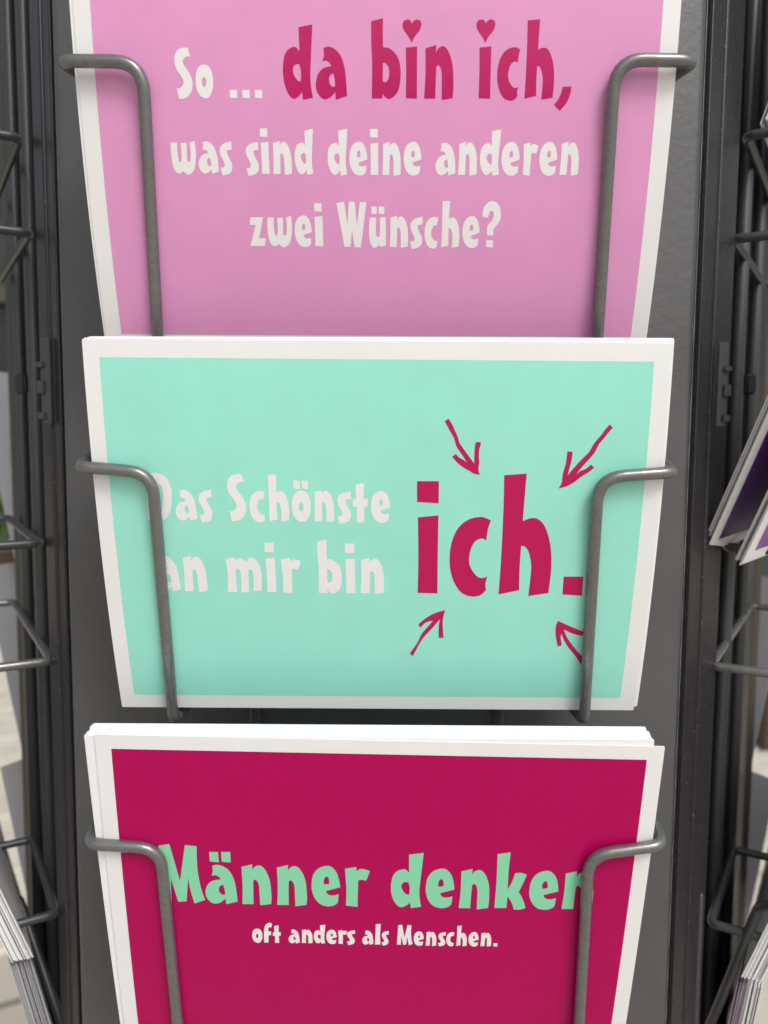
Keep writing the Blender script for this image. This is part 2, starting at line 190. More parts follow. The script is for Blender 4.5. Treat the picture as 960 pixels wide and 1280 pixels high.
def link_mesh(name, bm, material, parent=None, origin=None, smooth=False):
    """bm is in mm, world space; the object origin goes to `origin` (mm)"""
    org = Vector(origin) if origin is not None else (parent.matrix_world.translation / MM if parent else Vector((0, 0, 0)))
    for v in bm.verts:
        v.co = (v.co - org) * MM
    me = bpy.data.meshes.new(name)
    bm.to_mesh(me)
    bm.free()
    mats = material if isinstance(material, (list, tuple)) else [material]
    for m_ in mats:
        me.materials.append(m_)
    if smooth:
        for p in me.polygons:
            p.use_smooth = True
    o = bpy.data.objects.new(name, me)
    COL.objects.link(o)
    if parent:
        o.parent = parent
        o.location = org * MM - parent.matrix_world.translation
    else:
        o.location = org * MM
    o.matrix_world = Matrix.Translation(org * MM)
    return o

def empty(name, origin_mm):
    o = bpy.data.objects.new(name, None)
    COL.objects.link(o)
    o.empty_display_size = 0.02
    o.location = Vector(origin_mm) * MM
    o.matrix_world = Matrix.Translation(Vector(origin_mm) * MM)
    return o

def tag(o, label=None, cat=None, group=None, kind=None):
    if label: o['label'] = label
    if cat: o['category'] = cat
    if group: o['group'] = group
    if kind: o['kind'] = kind
    return o

def fillet(pts, radii, seg=7):
    out = [Vector(pts[0])]
    for i in range(1, len(pts) - 1):
        a, b, c_ = Vector(pts[i - 1]), Vector(pts[i]), Vector(pts[i + 1])
        r = radii[i - 1]
        d1, d2 = (a - b).normalized(), (c_ - b).normalized()
        ang = d1.angle(d2)
        t = min(r / max(math.tan(ang / 2), 1e-3), (a - b).length * .48, (c_ - b).length * .48)
        p1, p2 = b + d1 * t, b + d2 * t
        for k in range(seg + 1):
            u = k / seg
            out.append(p1 * (1 - u) ** 2 + b * 2 * u * (1 - u) + p2 * u * u)
    out.append(Vector(pts[-1]))
    return out

def tube(bm, pts, r, n=16, caps=True):
    pts = [Vector(p) for p in pts]
    rings = []
    t0 = (pts[1] - pts[0]).normalized()
    up = Vector((0, 0, 1)) if abs(t0.z) < .9 else Vector((1, 0, 0))
    nrm = t0.cross(up).normalized()
    for i, p in enumerate(pts):
        if i == 0: t = t0
        elif i == len(pts) - 1: t = (pts[-1] - pts[-2]).normalized()
        else: t = ((pts[i + 1] - p).normalized() + (p - pts[i - 1]).normalized()).normalized()
        nrm = (nrm - t * nrm.dot(t)).normalized()
        bn = t.cross(nrm)
        rings.append([bm.verts.new(p + (nrm * math.cos(2 * math.pi * k / n) + bn * math.sin(2 * math.pi * k / n)) * r) for k in range(n)])
    for a, b in zip(rings, rings[1:]):
        for k in range(n):
            bm.faces.new((a[k], a[(k + 1) % n], b[(k + 1) % n], b[k]))
    if caps:
        for ring, sgn, p, q in ((rings[0], 1, pts[0], pts[1]), (rings[-1], -1, pts[-1], pts[-2])):
            d = (p - q).normalized()
            inner = [bm.verts.new(p + (v.co - p) * .7 + d * r * .45) for v in ring]
            tip = bm.verts.new(p + d * r * .65)
            for k in range(n):
                bm.faces.new((ring[k], inner[k], inner[(k + 1) % n], ring[(k + 1) % n]))
                bm.faces.new((inner[k], tip, inner[(k + 1) % n]))
    bmesh.ops.recalc_face_normals(bm, faces=bm.faces)

def wire_part(name, pts, radii, r, material, parent):
    bm = bmesh.new()
    tube(bm, fillet(pts, radii), r)
    return link_mesh(name, bm, material, parent, smooth=True)

def box8(bm, c8):
    v = [bm.verts.new(p) for p in c8]
    for f in ((0, 1, 2, 3), (7, 6, 5, 4), (0, 4, 5, 1), (1, 5, 6, 2), (2, 6, 7, 3), (3, 7, 4, 0)):
        bm.faces.new([v[i] for i in f])

def smooth_contour(c_, seg=4):
    """catmull-rom through the smooth points, sharp at the corner points"""
    n = len(c_)
    out = []
    P = [Vector((p[0], p[1])) for p in c_]
    for i in range(n):
        a, b = P[i], P[(i + 1) % n]
        if c_[i][2] and c_[(i + 1) % n][2]:
            out.append(a)
            continue
        prev = P[i - 1] if not c_[i][2] else a - (b - a) * .35
        nxt = P[(i + 2) % n] if not c_[(i + 1) % n][2] else b + (b - a) * .35
        for k in range(seg):
            t = k / seg
            out.append(0.5 * ((2 * a) + (b - prev) * t + (2 * prev - 5 * a + 4 * b - nxt) * t * t + (3 * a - prev - 3 * b + nxt) * t ** 3))
    return out

# ------------------------------------------------------------------ bent card surface
class Bend:
    def __init__(self, P, extra_twist=0.0):
        self.y0, self.z0, self.a, self.b, self.cx, self.k, self.g = P
        self.tab = []
        y, z = self.y0, self.z0
        self.step = .25
        # tabulate from -6 to 112 mm down the card
        n0 = int(6 / self.step)
        ph = lambda t: self.a + self.b * t
        yy, zz = y, z
        back = []
        for i in range(n0):
            t = -(i + .5) * self.step
            yy -= math.sin(ph(t)) * self.step
            zz += math.cos(ph(t)) * self.step
            back.append((yy, zz))
        self.tab = back[::-1] + [(y, z)]
        self.t0 = -n0 * self.step
        for i in range(int(112 / self.step)):
            t = (i + .5) * self.step
            y += math.sin(ph(t)) * self.step
            z -= math.cos(ph(t)) * self.step
            self.tab.append((y, z))
    def rot(self, u, v):
        dv = v - 52.5
        return (u * math.cos(self.g) - dv * math.sin(self.g), dv * math.cos(self.g) + u * math.sin(self.g))
    def pos(self, ur, vr, w):
        s = vr + 52.5
        q = min(max((s - self.t0) / self.step, 0), len(self.tab) - 2)
        i = int(q); f = q - i
        y = self.tab[i][0] * (1 - f) + self.tab[i + 1][0] * f
        z = self.tab[i][1] * (1 - f) + self.tab[i + 1][1] * f
        ph = self.a + self.b * s
        return Vector((self.cx + self.k * vr + ur, y - math.cos(ph) * w, z - math.sin(ph) * w))

ROW = 2.5
def bent_sheet(bend, polys, w0, w1=None):
    """polys: lists of contours in card mm (u right, v down); laid at height w0 over the card's mid surface, thickened to w1"""
    bm = bmesh.new()
    for conts in polys:
        c3 = [[Vector((*bend.rot(p[0], p[1]), 0)) for p in c_] for c_ in conts]
        flat = [p for c_ in c3 for p in c_]
        vs = [bm.verts.new(p) for p in flat]
        for t in tessellate_polygon(c3):
            try: bm.faces.new([vs[i] for i in t])
            except ValueError: pass
    lo = min(v.co.y for v in bm.verts); hi = max(v.co.y for v in bm.verts)
    k = math.ceil(lo / ROW)
    while k * ROW < hi:
        bmesh.ops.bisect_plane(bm, geom=bm.verts[:] + bm.edges[:] + bm.faces[:], dist=1e-5,
                               plane_co=(0, k * ROW, 0), plane_no=(0, 1, 0))
        k += 1
    for v in bm.verts: v.co.z = w0
    for f in bm.faces:
        if f.normal.z > 0 or f.calc_area() < 0: pass
    bmesh.ops.recalc_face_normals(bm, faces=bm.faces)
    if w1 is not None:
        res = bmesh.ops.extrude_face_region(bm, geom=bm.faces[:])
        for e in res['geom']:
            if isinstance(e, bmesh.types.BMVert): e.co.z = w1
        for v in bm.verts: v.co = bend.pos(v.co.x, v.co.y, v.co.z)
        bmesh.ops.recalc_face_normals(bm, faces=bm.faces)
    else:
        for v in bm.verts: v.co = bend.pos(v.co.x, v.co.y, v.co.z)
        bm.normal_update()
        for f in bm.faces:
            if f.normal.y > 0: f.normal_flip()
    return bm

def rect(u0, v0, u1, v1, ch=0.0):
    if ch:
        return [(u0 + ch, v0), (u1 - ch, v0), (u1, v0 + ch), (u1, v1 - ch), (u1 - ch, v1), (u0 + ch, v1), (u0, v1 - ch), (u0, v0 + ch)]
    return [(u0, v0), (u1, v0), (u1, v1), (u0, v1)]

def text_polys(items):
    out = []
    for g, u0, v0, u1, v1 in items:
        out.append([[(u0 + p.x * (u1 - u0), v0 + p.y * (v1 - v0)) for p in smooth_contour(c_)] for c_ in GLYPHS[g]])
    return out

HALF = 0.16                                             # half a card's thickness
def front_card(name, key, printed, border, label, words):
    bend = Bend(FIT[key])
    base = bend.pos(0, 52.5, 0)
    card = link_mesh(name, bent_sheet(bend, [[rect(-74, 0, 74, 105, .25)]], -HALF, HALF), M['paper'], origin=base)
    tag(card, label, 'postcard')
    u0, v0, u1, v1 = border
    link_mesh('print_panel', bent_sheet(bend, [[rect(u0, v0, u1, v1)]], HALF + .04), printed, card)
    for nm, items, m_ in words:
        polys = text_polys(items) if isinstance(items[0], tuple) else [[[(p.x, p.y) for p in smooth_contour(c_, 3)] for c_ in items]]
        link_mesh(nm, bent_sheet(bend, polys, HALF + .08), m_, card)
    return card, bend, base

def stack_cards(key, n, step, dx, dz, jit, label, group, seed, spread=None):
    rnd = random.Random(seed)
    P = list(FIT[key]); P[6] *= .35
    bend = Bend(P)
    base = bend.pos(0, 52.5, 0)
    first = None
    for k in range(n):
        if first is None:
            bm = bent_sheet(bend, [[rect(-74, 0, 74, 105, .3)]], -HALF, HALF)
            o = link_mesh('postcard', bm, M['edge'], origin=base)
            first = o
        else:
            o = first.copy()
            COL.objects.link(o)
        q = spread(k, n) if spread else (0, 0)
        o.location = (base + Vector((dx + q[0] + rnd.uniform(-jit, jit), step * (k + 1), dz + q[1] + rnd.uniform(-jit, jit) * .35))) * MM
        o.rotation_euler = (0, R(rnd.uniform(-.12, .12) * jit / .5), 0)
        if k == n - 1 and n > 3:
            tag(o, label.replace('white edged postcard', 'rearmost white edged postcard'), 'postcard')
            if 'group' in o: del o['group']
        else:
            tag(o, label, 'postcard', group)

# ------------------------------------------------------------------ ground and far background
GZ = -1300.0
bm = bmesh.new()
vs = [bm.verts.new(p) for p in ((-400000, -400000, GZ - 14), (400000, -400000, GZ - 14), (400000, 400000, GZ - 14), (-400000, 400000, GZ - 14))]
bm.faces.new(vs)
ground = link_mesh('ground', bm, None or M['joint'], origin=(0, 0, GZ - 14))
# the sheet shows the same paving pattern where single slabs are too far to tell apart
nt = M['joint'].node_tree
bk = nt.nodes.new('ShaderNodeTexBrick')
bk.inputs['Scale'].default_value = 1.0
bk.inputs['Brick Width'].default_value = 0.6
bk.inputs['Row Height'].default_value = 0.4
bk.inputs['Mortar Size'].default_value = 0.012
bk.inputs['Color1'].default_value = (0.52, 0.47, 0.38, 1)
bk.inputs['Color2'].default_value = (0.47, 0.42, 0.34, 1)
bk.inputs['Mortar'].default_value = (0.2, 0.18, 0.15, 1)
tc = nt.nodes.new('ShaderNodeTexCoord')
mp = nt.nodes.new('ShaderNodeMapping')
mp.inputs['Rotation'].default_value = (0, 0, R(-28))
nt.links.new(tc.outputs['Object'], mp.inputs[0]); nt.links.new(mp.outputs[0], bk.inputs['Vector'])
nt.links.new(bk.outputs[0], nt.nodes['Principled BSDF'].inputs['Base Color'])
tag(ground, kind='structure')
ca, sa = math.cos(R(28)), math.sin(R(28))
slab_mesh = None
count = 0
cells = []
for i in range(-30, 30):
    for j in range(-40, 40):
        lx, ly = (i + (j % 2) * .5) * 600, j * 400
        x, y = lx * ca - ly * sa, lx * sa + ly * ca
        r_ = x / max(y, 1)
        if 1300 < y < 8200 and (-.56 < r_ < -.40 or .40 < r_ < .56):
            cells.append((y, x))
cells.sort()
for y, x in cells[:290]:
    if slab_mesh is None:
        bm = bmesh.new()
        hw, hl, b_ = 293, 193, 8
        lo_ = [(-hw, -hl), (hw, -hl), (hw, hl), (-hw, hl)]
        hi_ = [(-hw + b_, -hl + b_), (hw - b_, -hl + b_), (hw - b_, hl - b_), (-hw + b_, hl - b_)]
        a = [bm.verts.new((p[0], p[1], GZ - 13)) for p in lo_]
        m_ = [bm.verts.new((p[0], p[1], GZ - 5)) for p in lo_]
        t = [bm.verts.new((p[0], p[1], GZ)) for p in hi_]
        for k in range(4):
            bm.faces.new((a[k], a[(k + 1) % 4], m_[(k + 1) % 4], m_[k]))
            bm.faces.new((m_[k], m_[(k + 1) % 4], t[(k + 1) % 4], t[k]))
        bm.faces.new(t)
        so = link_mesh('paving_slab', bm, M['slab'], ground, origin=(0, 0, GZ))
        slab_mesh = so
    else:
        so = slab_mesh.copy()
        COL.objects.link(so)
        so.parent = ground
    so.location = (x * MM, y * MM, (14 + random.uniform(-1.5, 1.5)) * MM)
    so.rotation_euler = (R(random.uniform(-.2, .2)), R(random.uniform(-.2, .2)), R(28))

# a shrub in a brown pot, far left behind the rack
def shrub(cx, cy, base_z, rad, h, name_label):
    root = empty('potted_shrub', (cx, cy, base_z))
    tag(root, name_label, 'potted plant')
    bm = bmesh.new()
    n = 28
    prof = [(.0, 0), (.78, 0), (.86, 80), (.98, 300), (1.06, 305), (1.06, 350), (.96, 350), (.92, 325), (0, 325)]
    rings = [[bm.verts.new((cx + rad * q * math.cos(2 * math.pi * k / n), cy + rad * q * math.sin(2 * math.pi * k / n), base_z + z)) for k in range(n)] for q, z in prof[1:-1]]
    for a, b in zip(rings, rings[1:]):
        for k in range(n): bm.faces.new((a[k], a[(k + 1) % n], b[(k + 1) % n], b[k]))
    bm.faces.new(rings[0]); 
    link_mesh('pot', bm, M['terracotta'], root, smooth=True)
    bm = bmesh.new()
    bm.faces.new([bm.verts.new((cx + rad * .93 * math.cos(2 * math.pi * k / n), cy + rad * .93 * math.sin(2 * math.pi * k / n), base_z + 328)) for k in range(n)])
    link_mesh('soil', bm, M['soil'], root)
    bm = bmesh.new()
    for k in range(9):
        a = k * 2.4
        top = Vector((cx + math.cos(a) * rad * random.uniform(.4, 1.1), cy + math.sin(a) * rad * random.uniform(.4, 1.1), base_z + h * random.uniform(.7, .95)))
        tube(bm, [Vector((cx + math.cos(a) * 20, cy + math.sin(a) * 20, base_z + 320)), (Vector((cx, cy, base_z + 320)) + top) / 2 + Vector((random.uniform(-30, 30), 0, 60)), top], 6, 6, False)
    link_mesh('stem', bm, M['soil'], root)
    bm = bmesh.new()
    for k in range(1500):
        d = Vector((random.gauss(0, 1), random.gauss(0, 1), random.gauss(0, 1))).normalized() * random.random() ** .4
        clump = .82 + .3 * math.sin(d.x * 7 + 1) * math.cos(d.y * 6) * math.sin(d.z * 8)
        p = Vector((cx, cy, base_z + 330 + (h - 330) * .5)) + Vector((d.x * rad * 1.5, d.y * rad * 1.5, d.z * (h - 330) * .55)) * clump
        t = Vector((random.gauss(0, 1), random.gauss(0, 1), random.gauss(0, .6) + .3)).normalized()
        s_ = t.orthogonal().normalized()
        L, W_ = random.uniform(45, 80), random.uniform(14, 24)
        v = [bm.verts.new(q) for q in (p, p + t * L * .4 + s_ * W_, p + t * L, p + t * L * .4 - s_ * W_)]
        bm.faces.new(v)
    tag(link_mesh('leaves', bm, M['leaf'], root), kind='stuff')
shrub(-3330, 7000, GZ, 190, 1000, 'leafy green shrub in a brown pot far off at the left edge')

# far right: a low display bench with a dark basket under it
root = empty('display_bench', (3150, 6500, GZ))
tag(root, 'orange brown wooden display bench with a teal backboard far off at the right edge', 'bench')
def slab_box(name, x0, x1, y0, y1, z0, z1, m_, parent):
    bm = bmesh.new()
    box8(bm, [(x0, y0, z0), (x1, y0, z0), (x1, y1, z0), (x0, y1, z0), (x0, y0, z1), (x1, y0, z1), (x1, y1, z1), (x0, y1, z1)])
    bmesh.ops.recalc_face_normals(bm, faces=bm.faces)
    bmesh.ops.bevel(bm, geom=bm.edges[:], offset=min(8, (z1 - z0) * .2), segments=2, affect='EDGES')
    return link_mesh(name, bm, m_, parent)
slab_box('top_board', 2750, 3700, 6300, 6800, GZ + 60, GZ + 110, M['wood'], root)
slab_box('backboard', 2750, 3700, 6800, 6830, GZ + 110, GZ + 330, M['teal'], root)
for lx in (2790, 3610):
    for ly in (6320, 6730):
        slab_box('leg', lx, lx + 50, ly, ly + 50, GZ, GZ + 60, M['wood'], root)
bk_ = slab_box('flower_box', 1560, 1900, 3300, 3560, GZ, GZ + 240, M['browndark'], None)
tag(bk_, 'dark brown wicker box standing on the paving behind the rack at right', 'box')

# dark shop fronts across the square, left and right
M['facade'] = mat('dark_shopfront_paint', (0.035, 0.036, 0.036), rough=0.6, noise=.2, nscale=3)
M['glass'] = mat('shop_glass', (0.02, 0.024, 0.027), rough=0.12, spec=0.6)
M['trim'] = mat('shopfront_trim', (0.07, 0.065, 0.06), rough=0.5, noise=.1, nscale=5)
def shopfront(x0, x1, y, label):
    root = empty('shopfront', ((x0 + x1) / 2, y, GZ))
    tag(root, label, 'building')
    slab_box('plinth', x0, x1, y - 60, y, GZ, GZ + 450, M['trim'], root)
    slab_box('upper_wall', x0, x1, y, y + 300, GZ + 2900, GZ + 8000, M['facade'], root)
    slab_box('cornice', x0 - 60, x1 + 60, y - 160, y - 2, GZ + 2900, GZ + 3100, M['trim'], root)
    n_ = 3
    w = (x1 - x0) / n_
    for k in range(n_):
        a_ = x0 + k * w
        slab_box('pillar', a_, a_ + 260, y - 30, y + 300, GZ + 452, GZ + 2898, M['facade'], root)
        slab_box('shop_window', a_ + 262, a_ + w - 2, y + 60, y + 90, GZ + 452, GZ + 2898, M['glass'], root)
        slab_box('glazing_bar', a_ + 262 + w * .4, a_ + 322 + w * .4, y + 20, y + 58, GZ + 452, GZ + 2898, M['trim'], root)
        slab_box('upper_window', a_ + 500, a_ + w - 300, y - 20, y - 3, GZ + 4000, GZ + 5600, M['glass'], root)
shopfront(-12500, -3900, 10500, 'dark painted shopfront far behind the rack at the left edge')
shopfront(4000, 12600, 10500, 'dark painted shopfront far behind the rack at the right edge')

# ------------------------------------------------------------------ the rack
TILT = 0.0065                                           # the whole stand leans a hair: x grows with z
rack = empty('postcard_rack', (0, 340, -700))
tag(rack, 'dark grey metal revolving postcard rack with bent wire pockets', 'postcard rack')

def upright(name, p, zlo, zhi, r, m_, n=16):
    """a round rod through p (mm)"""
    bm = bmesh.new()
    f = lambda z: Vector((p.x + (z - p.z) * TILT, p.y, z))
    tube(bm, [f(zlo), f(p.z), f(zhi)], r, n)
    return link_mesh(name, bm, m_, rack, smooth=True)

def plate(name, pa, pb, zlo, zhi, thick, m_, bev=.5):
    """a vertical plate whose plan runs from pa to pb (mm points at any height), thickness to the back"""
    bm = bmesh.new()
    d = Vector((pb.x - pa.x, pb.y - pa.y, 0)); d.normalize()
    nrm = Vector((-d.y, d.x, 0)) * thick
    if nrm.y < 0: nrm = -nrm
    def f(p, z): return Vector((p.x + (z - p.z) * TILT, p.y, z))
    a0, b0, a1, b1 = f(pa, zlo), f(pb, zlo), f(pa, zhi), f(pb, zhi)
    box8(bm, [a0, b0, b0 + nrm, a0 + nrm, a1, b1, b1 + nrm, a1 + nrm])
    bmesh.ops.recalc_face_normals(bm, faces=bm.faces)
    if bev: bmesh.ops.bevel(bm, geom=bm.edges[:], offset=bev, segments=2, affect='EDGES')
    return link_mesh(name, bm, m_, rack)

ZL, ZH = -620.0, 430.0
# front plate: slightly rolled at the long edges
pl, pr_ = at(81, 640, 258), at(860, 640, 258)
def front_panel():
    bm = bmesh.new()
    prof = []
    w = pr_.x - pl.x
    for x, y in ((0, 9), (.05, 3), (.35, 1.1), (1.1, .35), (2.4, 0)):
        prof.append((x, y))
    prof = prof + [(w / 2, 0)] + [(w - x, y) for x, y in prof[::-1]]
    back = [(x if 1.2 < x < w - 1.2 else (1.2 if x < w / 2 else w - 1.2), max(y, 0) + (1.2 if y < 8 else 0)) for x, y in prof]
    zs = [ZL + (ZH - ZL) * k / 30 for k in range(31)]
    A, B = [], []
    for z in zs:
        dx = (z - pl.z) * TILT
        A.append([bm.verts.new((pl.x + x + dx, 258 + y, z)) for x, y in prof])
        B.append([bm.verts.new((pl.x + x + dx, 258 + y, z)) for x, y in back])
    for k in range(30):
        for i in range(len(prof) - 1):
            bm.faces.new((A[k][i], A[k][i + 1], A[k + 1][i + 1], A[k + 1][i]))
            bm.faces.new((B[k][i + 1], B[k][i], B[k + 1][i], B[k + 1][i + 1]))
    bmesh.ops.recalc_face_normals(bm, faces=bm.faces)
    return link_mesh('back_panel', bm, M['panel'], rack, smooth=True)
front_panel()

for side in (0, 1):
    # pixel columns are measured at row 960
    px = (lambda l, r: l if side == 0 else r)
    P = lambda l, r, y: at(px(l, r), 960, y)
    # folded corner channel beside the front plate
    plate('corner_channel', P(93, 848, 267.5), P(79, 868, 275), ZL, ZH, 1.5, M['frame'])
    plate('corner_channel', P(79.6, 867.4, 277.5), P(66, 890, 286), ZL, ZH, 1.5, M['frame'])
    bm_edge = P(88.5, 853, 268.5)
    upright('channel_lip', P(90.0, 851.5, 268.4), ZL, ZH, .55, M['frame'], 8)
    upright('channel_lip', P(79.5, 867.5, 275.2), ZL, ZH, .9, M['frame'], 10)
    # round rods that carry the pockets of the neighbouring face
    upright('carrier_rod', P(60, 898, 318), ZL, ZH, 2.65, M['darkwire'])
    upright('carrier_rod', P(42.5, 917, 365), ZL, ZH, 2.5, M['darkwire'])
    # neighbouring side plate, seen almost edge on, with a far edge in lighter tan
    plate('side_panel', P(80, 876, 310), P(31, 934, 425), ZL, ZH, 1.4, M['frame'])
    plate('side_panel_flange', P(34, 927, 421), P(27, 941, 424), ZL, ZH, 3, M['tan_edge'])
    # thin welded reinforcement, from part-way down
    q = at(px(86, 869), 1270, 284)
    top = at(px(81, 871), px(1078, 1118), 284).z
    upright('stay_rod', q, ZL, top, 1.1, M['darkwire'], 10)
    # hinge between front and side plate
    hx = px(57, 903)
    hz0, hz1 = at(hx, px(530, 533), 272).z, at(hx, px(421, 427), 272).z
    hp = at(hx, 480, 272)
    bm = bmesh.new()
    w_ = 1.7
    sgn = -1 if side == 0 else 1
    box8(bm, [(hp.x - w_, 272, hz0), (hp.x + w_, 272, hz0), (hp.x + w_, 273.2, hz0), (hp.x - w_, 273.2, hz0),
              (hp.x - w_ + .15, 272, hz1), (hp.x + w_ + .15, 272, hz1), (hp.x + w_ + .15, 273.2, hz1), (hp.x - w_ + .15, 273.2, hz1)])
    bmesh.ops.recalc_face_normals(bm, faces=bm.faces)
    bmesh.ops.bevel(bm, geom=bm.edges[:], offset=.25, segments=2, affect='EDGES')
    hg = link_mesh('hinge', bm, M['darkwire'], rack)
    for k in range(3):
        z0_ = hz0 + 1.5 + k * (hz1 - hz0 - 3) / 3
        z1_ = z0_ + (hz1 - hz0 - 3) / 3 * .62
        bm = bmesh.new()
        xa, xb = sorted((hp.x + sgn * .2, hp.x + sgn * 2.6))
        za, zb_ = z0_, z0_ + (z1_ - z0_) * (.45, .8, .35)[k]
        box8(bm, [(xa, 270.9, za), (xb, 270.9, za), (xb, 272, za), (xa, 272, za), (xa, 270.9, zb_), (xb, 270.9, zb_), (xb, 272, zb_), (xa, 272, zb_)])
        bmesh.ops.recalc_face_normals(bm, faces=bm.faces)
        bmesh.ops.bevel(bm, geom=bm.edges[:], offset=.3, segments=2, affect='EDGES')
        o = link_mesh('hinge_tab', bm, M['darkwire'], hg)
    bm = bmesh.new()
    lk = at(px(27, 937), 480, 320)
    box8(bm, [(lk.x - 2, 318, lk.z - 4), (lk.x + 2, 318, lk.z - 4), (lk.x + 2, 322, lk.z - 4), (lk.x - 2, 322, lk.z - 4),
              (lk.x - 2, 318, lk.z + 4), (lk.x + 2, 318, lk.z + 4), (lk.x + 2, 322, lk.z + 4), (lk.x - 2, 322, lk.z + 4)])
    bmesh.ops.recalc_face_normals(bm, faces=bm.faces)
    bmesh.ops.bevel(bm, geom=bm.edges[:], offset=.8, segments=3, affect='EDGES')
    link_mesh('clamp', bm, M['frame'], rack)

# two rods behind the front cards carry the front pockets
for x_ in (319, 623):
    upright('carrier_rod', at(x_, 895, 250.5), ZL, ZH, 2.15, M['darkwire'])

# front wire pockets
def pocket_side(arm, corner, vert_low, y_arm, y_low, zb, sgn):
    a = at(arm[0], arm[1], y_arm)
    b = at(corner[0], corner[1], y_arm)
    l = at(vert_low[0], vert_low[1], y_low)
    t = (zb - b.z) / (l.z - b.z)
    c_ = b + (l - b) * t
    back_top = Vector((a.x, 256.6, a.z + 8))
    back_low = Vector((c_.x - sgn * 3.0, 256.6, c_.z + 1.5))
    wire_part('pocket_wire', [back_top, a, b, c_, back_low], [4.2, 7.0, 3.2], 1.6, M['wire'], rack)
ZB = {'c1': 19.9, 'c2': -82.0, 'c3': -184.5}
pocket_side((76, 76), (178, 77), (197, 420), 211.2, 228.0, ZB['c1'], -1)
pocket_side((868, 76), (769, 74), (747, 422), 211.2, 228.0, ZB['c1'], 1)
pocket_side((96, 583), (190, 591), (215, 880), 212.8, 230.2, ZB['c2'], -1)
pocket_side((845, 590), (748, 597), (731, 885), 212.8, 230.2, ZB['c2'], 1)
pocket_side((109, 1055), (200, 1060), (221, 1270), 213.6, 226.2, ZB['c3'], -1)
pocket_side((830, 1056), (736, 1069), (724, 1276), 213.0, 226.2, ZB['c3'], 1)

# side pockets: a wire corner with one leg coming out of the face and one running along it
def side_wire(px_, py_, y, sgn, out=70, along=118, drop=0.0, m_=None, r=1.6, rise=0.0):
    p = at(px_, py_, y)
    o_ = Vector((.866 * sgn, -.5, 0)); w_ = Vector((.5 * sgn, .866, 0))
    wire_part('side_pocket_wire', [p + o_ * out + Vector((0, 0, drop)), p, p + w_ * along + Vector((0, 0, rise)),
              p + w_ * (along + 1) + o_ * out + Vector((0, 0, rise))], [3.5, 4], r, m_ or M['darkwire'], rack)
W2 = M['wire']
for a, al in (((24, 172, 288, -1), 100), ((37, 291, 288, -1), 100), ((50, 679, 286, -1), 100), ((70, 1142, 286, -1), 64)):
    side_wire(*a, along=al)
side_wire(65, 826, 286, -1, m_=W2)
for a, al in (((933, 170, 288, 1), 100), ((916, 299, 288, 1), 100), ((908, 684, 288, 1), 100), ((888, 1154, 286, 1), 62)):
    side_wire(*a, along=al)
side_wire(888, 832, 286, 1, m_=W2)
# slanting front wires of the lowest side pockets
wire_part('side_pocket_wire', [at(14, 1127, 330), at(24, 1124, 324), at(84, 1300, 296)], [2.5], 1.8, M['darkwire'], rack)
wire_part('side_pocket_wire', [at(985, 1128, 262), at(948, 1134, 276), at(880, 1300, 292)], [4], 1.7, M['darkwire'], rack)
# paint worn off along the front plate's right edge
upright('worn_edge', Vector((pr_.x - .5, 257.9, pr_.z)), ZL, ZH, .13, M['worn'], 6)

# ------------------------------------------------------------------ the three front cards
a1, a2, a3 = PRINT['c1'], PRINT['c2'], PRINT['c3']
front_card('postcard', 'c1', M['pink'], (-69.8, 4.3, 69.6, 100.8),
           'pink postcard with white and glossy red lettering and two hearts, in the top wire pocket',
           [('lettering', a1['w1'] + a1['w2'] + a1['w3'], M['white_ink']), ('varnished_lettering', a1['r'], M['gloss_red']),
            ('heart', a1['heart1'], M['gloss_red']), ('heart', a1['heart2'], M['gloss_red'])])
front_card('postcard', 'c2', M['mint'], (-69.9, 4.45, 69.6, 100.6),
           'mint green postcard with four hand-drawn red arrows, in the middle wire pocket',
           [('lettering', a2['w1'] + a2['w2'], M['white_ink']), ('large_lettering', a2['r'], M['red_ink'])]
           + [('arrow', a, M['red_ink']) for a in ARROWS])
front_card('postcard', 'c3', M['magenta'], (-69.9, 4.0, 69.7, 100.7),
           'magenta postcard with mint green headline, in the bottom wire pocket',
           [('headline', a3['g'], M['green_ink']), ('small_lettering', a3['w1'], M['white_ink'])])

stack_cards('c1', 1, .38, -.7, 0, .25, 'white edged postcard tucked right behind the pink card in the top pocket', 'cards behind the pink card', 1)
stack_cards('c2', 6, .35, .5, .5, .35, 'white edged postcard standing behind the mint green card', 'cards behind the mint green card', 2,
            spread=lambda k, n: (k * .08, k * .13))
stack_cards('c3', 21, .338, -2.1, .25, .24, 'white edged postcard in the thick stack behind the magenta card', 'cards behind the magenta card', 5,
            spread=lambda k, n: (-.1 * math.sin(k * .9), .3 + .045 * k))

